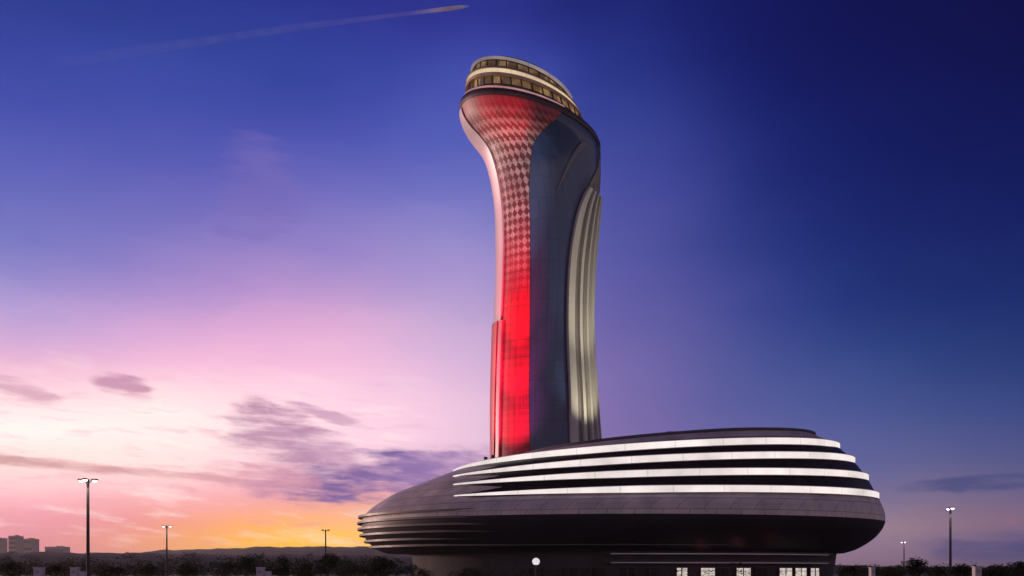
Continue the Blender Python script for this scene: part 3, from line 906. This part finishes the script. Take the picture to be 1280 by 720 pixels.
def world():
    w = bpy.data.worlds.new('World'); scene.world = w; w.use_nodes = True
    t = NT.__new__(NT); t.t = w.node_tree; t.t.nodes.clear()
    out = t.n('ShaderNodeOutputWorld'); bg = t.n('ShaderNodeBackground')
    tc = t.n('ShaderNodeTexCoord')
    s = t.n('ShaderNodeSeparateXYZ'); t.link(tc.outputs['Generated'], s.inputs[0])
    az = t.math('MULTIPLY', t.math('ARCTAN2', s.outputs[0], s.outputs[1]), 180 / PI)
    el = t.math('MULTIPLY', t.math('ARCSINE', s.outputs[2]), 180 / PI)
    # gentle large-scale irregularity
    def ae(sx, sy, ox=0.0, oy=0.0):
        c = t.n('ShaderNodeCombineXYZ')
        t.link(t.math('ADD', t.math('MULTIPLY', az, sx), ox), c.inputs[0]); t.link(t.math('ADD', t.math('MULTIPLY', el, sy), oy), c.inputs[1])
        return c.outputs[0]
    n1 = t.noise(ae(.06, .16), 1.0, 5, .5)
    n2 = t.noise(ae(.05, .10, 7, 3), 1.0, 4, .5)
    elw = t.math('ADD', el, t.math('MULTIPLY', t.math('SUBTRACT', n1, .5), t.maprange(el, 0, 12, 1.2, 4.5)))
    azw = t.math('ADD', az, t.math('MULTIPLY', t.math('SUBTRACT', n2, .5), 7.0))

    def column(px, stops, top):
        a = math.atan((px - 640) / F)
        nd = t.n('ShaderNodeValToRGB'); cr = nd.color_ramp; cr.interpolation = 'LINEAR'
        pts = []
        for y, c in stops:
            e = math.degrees(math.atan((HZ - y) / F * math.cos(a)))
            pts.append((max(0, e) / 60, lin(c)))
        pts.append((.75, lin(top)))
        pts.sort(key=lambda q: q[0])
        while len(cr.elements) < len(pts): cr.elements.new(.5)
        for i, (p, c) in enumerate(pts):
            cr.elements[i].position = p
        for i, (p, c) in enumerate(pts):
            cr.elements[i].position = p; cr.elements[i].color = (*c, 1)
        t.link(t.math('DIVIDE', elw, 60.0), nd.inputs[0])
        return math.degrees(a), nd.outputs[0]

    cols = [
        column(60, [(716, (192, 118, 132)), (680, (212, 132, 146)), (640, (228, 150, 164)), (600, (250, 196, 200)), (570, (246, 218, 212)), (540, (255, 236, 232)), (500, (250, 214, 220)), (465, (232, 180, 205)), (435, (205, 165, 208)), (395, (170, 152, 208)), (340, (136, 130, 200)), (290, (112, 116, 192)), (200, (86, 94, 182)), (110, (64, 76, 168)), (50, (50, 66, 155)), (0, (38, 56, 142))], (14, 24, 80)),
        column(200, [(716, (206, 120, 112)), (680, (228, 142, 110)), (650, (222, 140, 138)), (610, (240, 175, 180)), (575, (252, 218, 215)), (535, (254, 230, 226)), (495, (250, 212, 220)), (455, (238, 182, 212)), (410, (215, 165, 210)), (365, (180, 148, 206)), (320, (148, 130, 200)), (270, (118, 112, 190)), (200, (84, 90, 178)), (110, (58, 74, 165)), (50, (42, 62, 150)), (0, (36, 52, 140))], (13, 22, 76)),
        column(330, [(716, (255, 180, 20)), (690, (255, 192, 5)), (668, (255, 182, 10)), (645, (252, 166, 90)), (620, (236, 158, 150)), (590, (238, 190, 198)), (550, (250, 218, 222)), (505, (252, 212, 222)), (460, (244, 188, 216)), (410, (224, 168, 210)), (360, (190, 148, 206)), (310, (152, 130, 198)), (260, (114, 106, 188)), (190, (78, 84, 176)), (90, (48, 66, 155)), (0, (36, 48, 138))], (12, 20, 74)),
        column(440, [(716, (255, 198, 30)), (690, (255, 200, 45)), (665, (255, 196, 70)), (640, (240, 172, 130)), (615, (212, 150, 160)), (585, (226, 180, 200)), (545, (246, 204, 220)), (505, (246, 200, 220)), (460, (236, 184, 216)), (410, (216, 168, 210)), (360, (184, 150, 206)), (310, (150, 132, 200)), (250, (110, 108, 190)), (170, (76, 84, 176)), (80, (50, 64, 156)), (0, (42, 48, 138))], (11, 18, 70)),
        column(570, [(716, (225, 165, 150)), (660, (215, 165, 170)), (600, (205, 165, 195)), (550, (228, 190, 215)), (500, (226, 188, 216)), (450, (210, 178, 214)), (400, (190, 165, 210)), (350, (168, 150, 208)), (300, (144, 136, 202)), (240, (114, 116, 194)), (170, (86, 96, 184)), (100, (66, 78, 170)), (50, (52, 62, 155)), (0, (42, 50, 140))], (10, 16, 66)),
        column(780, [(716, (160, 125, 165)), (600, (138, 118, 172)), (540, (126, 108, 170)), (480, (124, 108, 174)), (400, (108, 100, 172)), (320, (90, 90, 168)), (240, (72, 78, 160)), (160, (54, 66, 150)), (80, (36, 50, 135)), (0, (26, 38, 118))], (8, 13, 58)),
        column(920, [(716, (165, 130, 155)), (640, (130, 112, 160)), (560, (100, 98, 160)), (520, (86, 92, 158)), (460, (72, 84, 152)), (390, (54, 68, 144)), (310, (36, 54, 132)), (220, (26, 42, 120)), (120, (18, 30, 108)), (0, (13, 22, 95))], (7, 11, 52)),
        column(1060, [(716, (150, 120, 150)), (690, (150, 125, 152)), (660, (160, 136, 155)), (625, (126, 116, 155)), (575, (92, 100, 158)), (510, (66, 84, 148)), (440, (44, 66, 134)), (360, (28, 50, 122)), (280, (20, 38, 112)), (180, (14, 28, 102)), (80, (11, 20, 90)), (0, (10, 16, 82))], (6, 10, 48)),
        column(1160, [(716, (150, 118, 148)), (690, (154, 122, 146)), (660, (164, 134, 146)), (630, (138, 118, 145)), (585, (100, 100, 148)), (520, (64, 80, 142)), (450, (40, 62, 128)), (370, (24, 46, 116)), (280, (16, 34, 105)), (180, (11, 24, 94)), (80, (9, 17, 82)), (0, (9, 14, 76))], (6, 9, 46)),
        column(1265, [(716, (74, 70, 125)), (690, (68, 72, 126)), (668, (88, 80, 128)), (650, (128, 98, 126)), (620, (98, 92, 132)), (580, (76, 82, 134)), (520, (54, 70, 130)), (450, (32, 54, 116)), (370, (18, 40, 106)), (280, (12, 28, 96)), (180, (8, 20, 86)), (80, (7, 13, 74)), (0, (7, 11, 66))], (5, 8, 42)),
    ]
    tot, c = None, None
    for a0, ci in cols:
        d = t.math('MINIMUM', t.math('POWER', t.math('ABSOLUTE', t.math('DIVIDE', t.math('SUBTRACT', azw, a0), 4.8)), 2.0), 50.0)
        wgt = t.math('EXPONENT', t.math('MULTIPLY', d, -1.0))
        if tot is None: tot, c = wgt, ci
        else:
            tot = t.math('ADD', tot, wgt)
            c = t.mix(t.math('DIVIDE', wgt, tot), c, ci)
    # away from the picture: afterglow fades through mauve to dusk blue behind the viewer
    back = t.n('ShaderNodeValToRGB'); cr = back.color_ramp
    cr.elements[0].position = 0; cr.elements[0].color = (*lin((205, 172, 166)), 1)
    cr.elements[1].position = 1; cr.elements[1].color = (*lin((14, 22, 74)), 1)
    e = cr.elements.new(.2); e.color = (*lin((160, 142, 158)), 1)
    e = cr.elements.new(.5); e.color = (*lin((70, 74, 128)), 1)
    t.link(t.math('DIVIDE', el, 60.0), back.inputs[0])
    c = t.mix(t.maprange(az, 29, 85, 0, 1, 'SMOOTHSTEP'), c, back.outputs[0])
    c = t.mix(t.maprange(az, -70, -135, 0, 1, 'SMOOTHSTEP'), c, back.outputs[0])

    # clouds
    wob = t.noise(ae(.10, .35, 3, 1), 1.0, 3)
    def cvec(sx, sy, ox, oy):
        c = t.n('ShaderNodeCombineXYZ')
        t.link(t.math('ADD', t.math('MULTIPLY', az, sx), ox), c.inputs[0])
        t.link(t.math('ADD', t.math('ADD', t.math('MULTIPLY', el, sy), t.math('MULTIPLY', az, .10)), t.math('ADD', t.math('MULTIPLY', wob, 1.2), oy)), c.inputs[1])
        return c.outputs[0]
    fine = t.noise(cvec(.22, 1.1, 0, 0), 1.0, 7, .6)
    wob2 = t.noise(ae(.35, .9, 21, 9), 1.0, 5, .6)
    def cell(px, py, wpx, hpx, tilt=0.0):
        """soft patch of sky at a bearing and height; 1 at its centre"""
        a = math.degrees(math.atan((px - 640) / F)); ee = math.degrees(math.atan((HZ - py) / F * math.cos(R(a))))
        da = t.math('SUBTRACT', az, a); de = t.math('SUBTRACT', t.math('SUBTRACT', el, ee), t.math('MULTIPLY', da, tilt))
        k = 180 / PI / F
        ka = t.math('ADD', t.math('DIVIDE', da, wpx * k), t.math('MULTIPLY', t.math('SUBTRACT', wob2, .5), 1.5))
        ke = t.math('ADD', t.math('DIVIDE', de, hpx * k), t.math('MULTIPLY', t.math('SUBTRACT', fine, .5), 2.6))
        q = t.math('ADD', t.math('POWER', t.math('ABSOLUTE', ka), 2.0), t.math('POWER', t.math('ABSOLUTE', ke), 2.0))
        return t.maprange(q, 0, 1, 1, 0, 'SMOOTHSTEP')
    fine = t.noise(cvec(.22, 1.1, 0, 0), 1.0, 7, .6)
    wisp = t.noise(cvec(.32, 1.9, 11, 5), 1.0, 7, .62)
    low_left = t.math('MULTIPLY', t.maprange(az, -2, -9, 0, 1, 'SMOOTHSTEP'), t.math('MULTIPLY', t.maprange(el, 13, 8, 0, 1, 'SMOOTHSTEP'), t.maprange(el, .3, 3.0, .25, 1, 'SMOOTHSTEP')))
    # bright and mauve streaks of the afterglow
    c = t.mix(t.math('MULTIPLY', t.math('MULTIPLY', t.maprange(fine, .52, .72), low_left), .55), c, lin((255, 238, 232)))
    c = t.mix(t.math('MULTIPLY', t.math('MULTIPLY', t.maprange(wisp, .54, .70), low_left), .42), c, lin((205, 140, 165)))
    # single dark clouds
    for px, py, cw, h, tl, col, k in ((450, 598, 130, 27, .10, (110, 88, 148), .95), (560, 583, 100, 14, .10, (140, 110, 165), .7), (345, 540, 62, 34, -.15, (176, 128, 160), .85),
                                     (405, 562, 60, 20, -.25, (176, 132, 166), .7), (330, 598, 80, 20, .05, (205, 140, 160), .7), (152, 483, 38, 10, -.15, (190, 135, 165), .85), (28, 490, 40, 10, -.3, (200, 150, 172), .7),
                                     (40, 578, 130, 6, -.06, (190, 140, 142), .8), (200, 592, 150, 5, -.06, (205, 150, 155), .7), (405, 517, 50, 6, -.28, (195, 150, 180), .8),
                                     (1235, 604, 90, 9, .02, (66, 74, 126), .8), (1240, 690, 70, 20, 0, (64, 70, 126), .8), (330, 240, 60, 50, 0, (120, 106, 182), .5)):
        m = t.math('MULTIPLY', cell(px, py, cw * 1.15, h * 1.35, tl), t.maprange(wisp, .34, .62, .25, 1.0))
        c = t.mix(t.math('MULTIPLY', t.maprange(m, 0, .75), k), c, lin(col))
    # physical sky of the same low sun, faint, under the afterglow
    sk = t.n('ShaderNodeTexSky', sky_type='NISHITA'); sk.sun_disc = False
    sk.sun_elevation = R(SUN_EL); sk.sun_rotation = R(SUN_AZ)
    gain = t.math('MULTIPLY', t.maprange(el, 16, 1, .03, .29), t.maprange(az, 4, -5, .15, 1))
    c = t.mix(1.0, c, t.mix(gain, (0, 0, 0), c), 'ADD')
    c2 = t.mix(1.0, c, t.mix(1.0, sk.outputs[0], (.0008, .0008, .0008), 'MULTIPLY'), 'ADD')
    # below the horizon: dark ground bounce
    c2 = t.mix(t.maprange(el, -.4, -1.5), c2, lin((60, 46, 56)))
    t.link(c2, bg.inputs[0]); bg.inputs[1].default_value = 1.0
    t.link(bg.outputs[0], out.inputs[0])
    w.cycles.sampling_method = 'MANUAL'; w.cycles.sample_map_resolution = 512


world()
sl = bpy.data.lights.new('sun', 'SUN'); sl.energy = 2.2; sl.angle = R(4); sl.color = (1, .66, .56)
so = bpy.data.objects.new('sun', sl); COL.objects.link(so)
dv = Vector((math.sin(R(SUN_AZ)) * math.cos(R(SUN_EL)), math.cos(R(SUN_AZ)) * math.cos(R(SUN_EL)), math.sin(R(SUN_EL))))
so.rotation_euler = (-dv).to_track_quat('-Z', 'Y').to_euler()

# ------------------------------------------------------------------ evening haze
def haze():
    t = NT('haze_air')
    v = t.n('ShaderNodeVolumePrincipled')
    v.inputs['Color'].default_value = (.98, .90, .80, 1); v.inputs['Density'].default_value = .00008
    v.inputs['Anisotropy'].default_value = .55
    t.link(v.outputs[0], t.out.inputs['Volume'])
    mb = MB(); mb.box((0, 5490, 54), (19900, 18900, 114))
    tag(mb.build('haze', t.m), kind='stuff')


haze()

# ------------------------------------------------------------------ camera
cd = bpy.data.cameras.new('camera'); cam = bpy.data.objects.new('camera', cd); COL.objects.link(cam)
cam.location = (0, 0, CAMZ); cam.rotation_euler = (R(90), 0, 0)
cd.lens = 35; cd.sensor_width = 36; cd.shift_y = (HZ - 360) / 1280
cd.clip_end = 30000; cd.clip_start = .1
scene.camera = cam
vs = scene.view_settings
vs.view_transform = 'Standard'; vs.look = 'None'; vs.exposure = 0; vs.gamma = 1; vs.use_curve_mapping = False
scene.cycles.max_bounces = 6
scene.cycles.volume_bounces = 4
scene.cycles.transparent_max_bounces = 12
scene.cycles.use_denoising = True
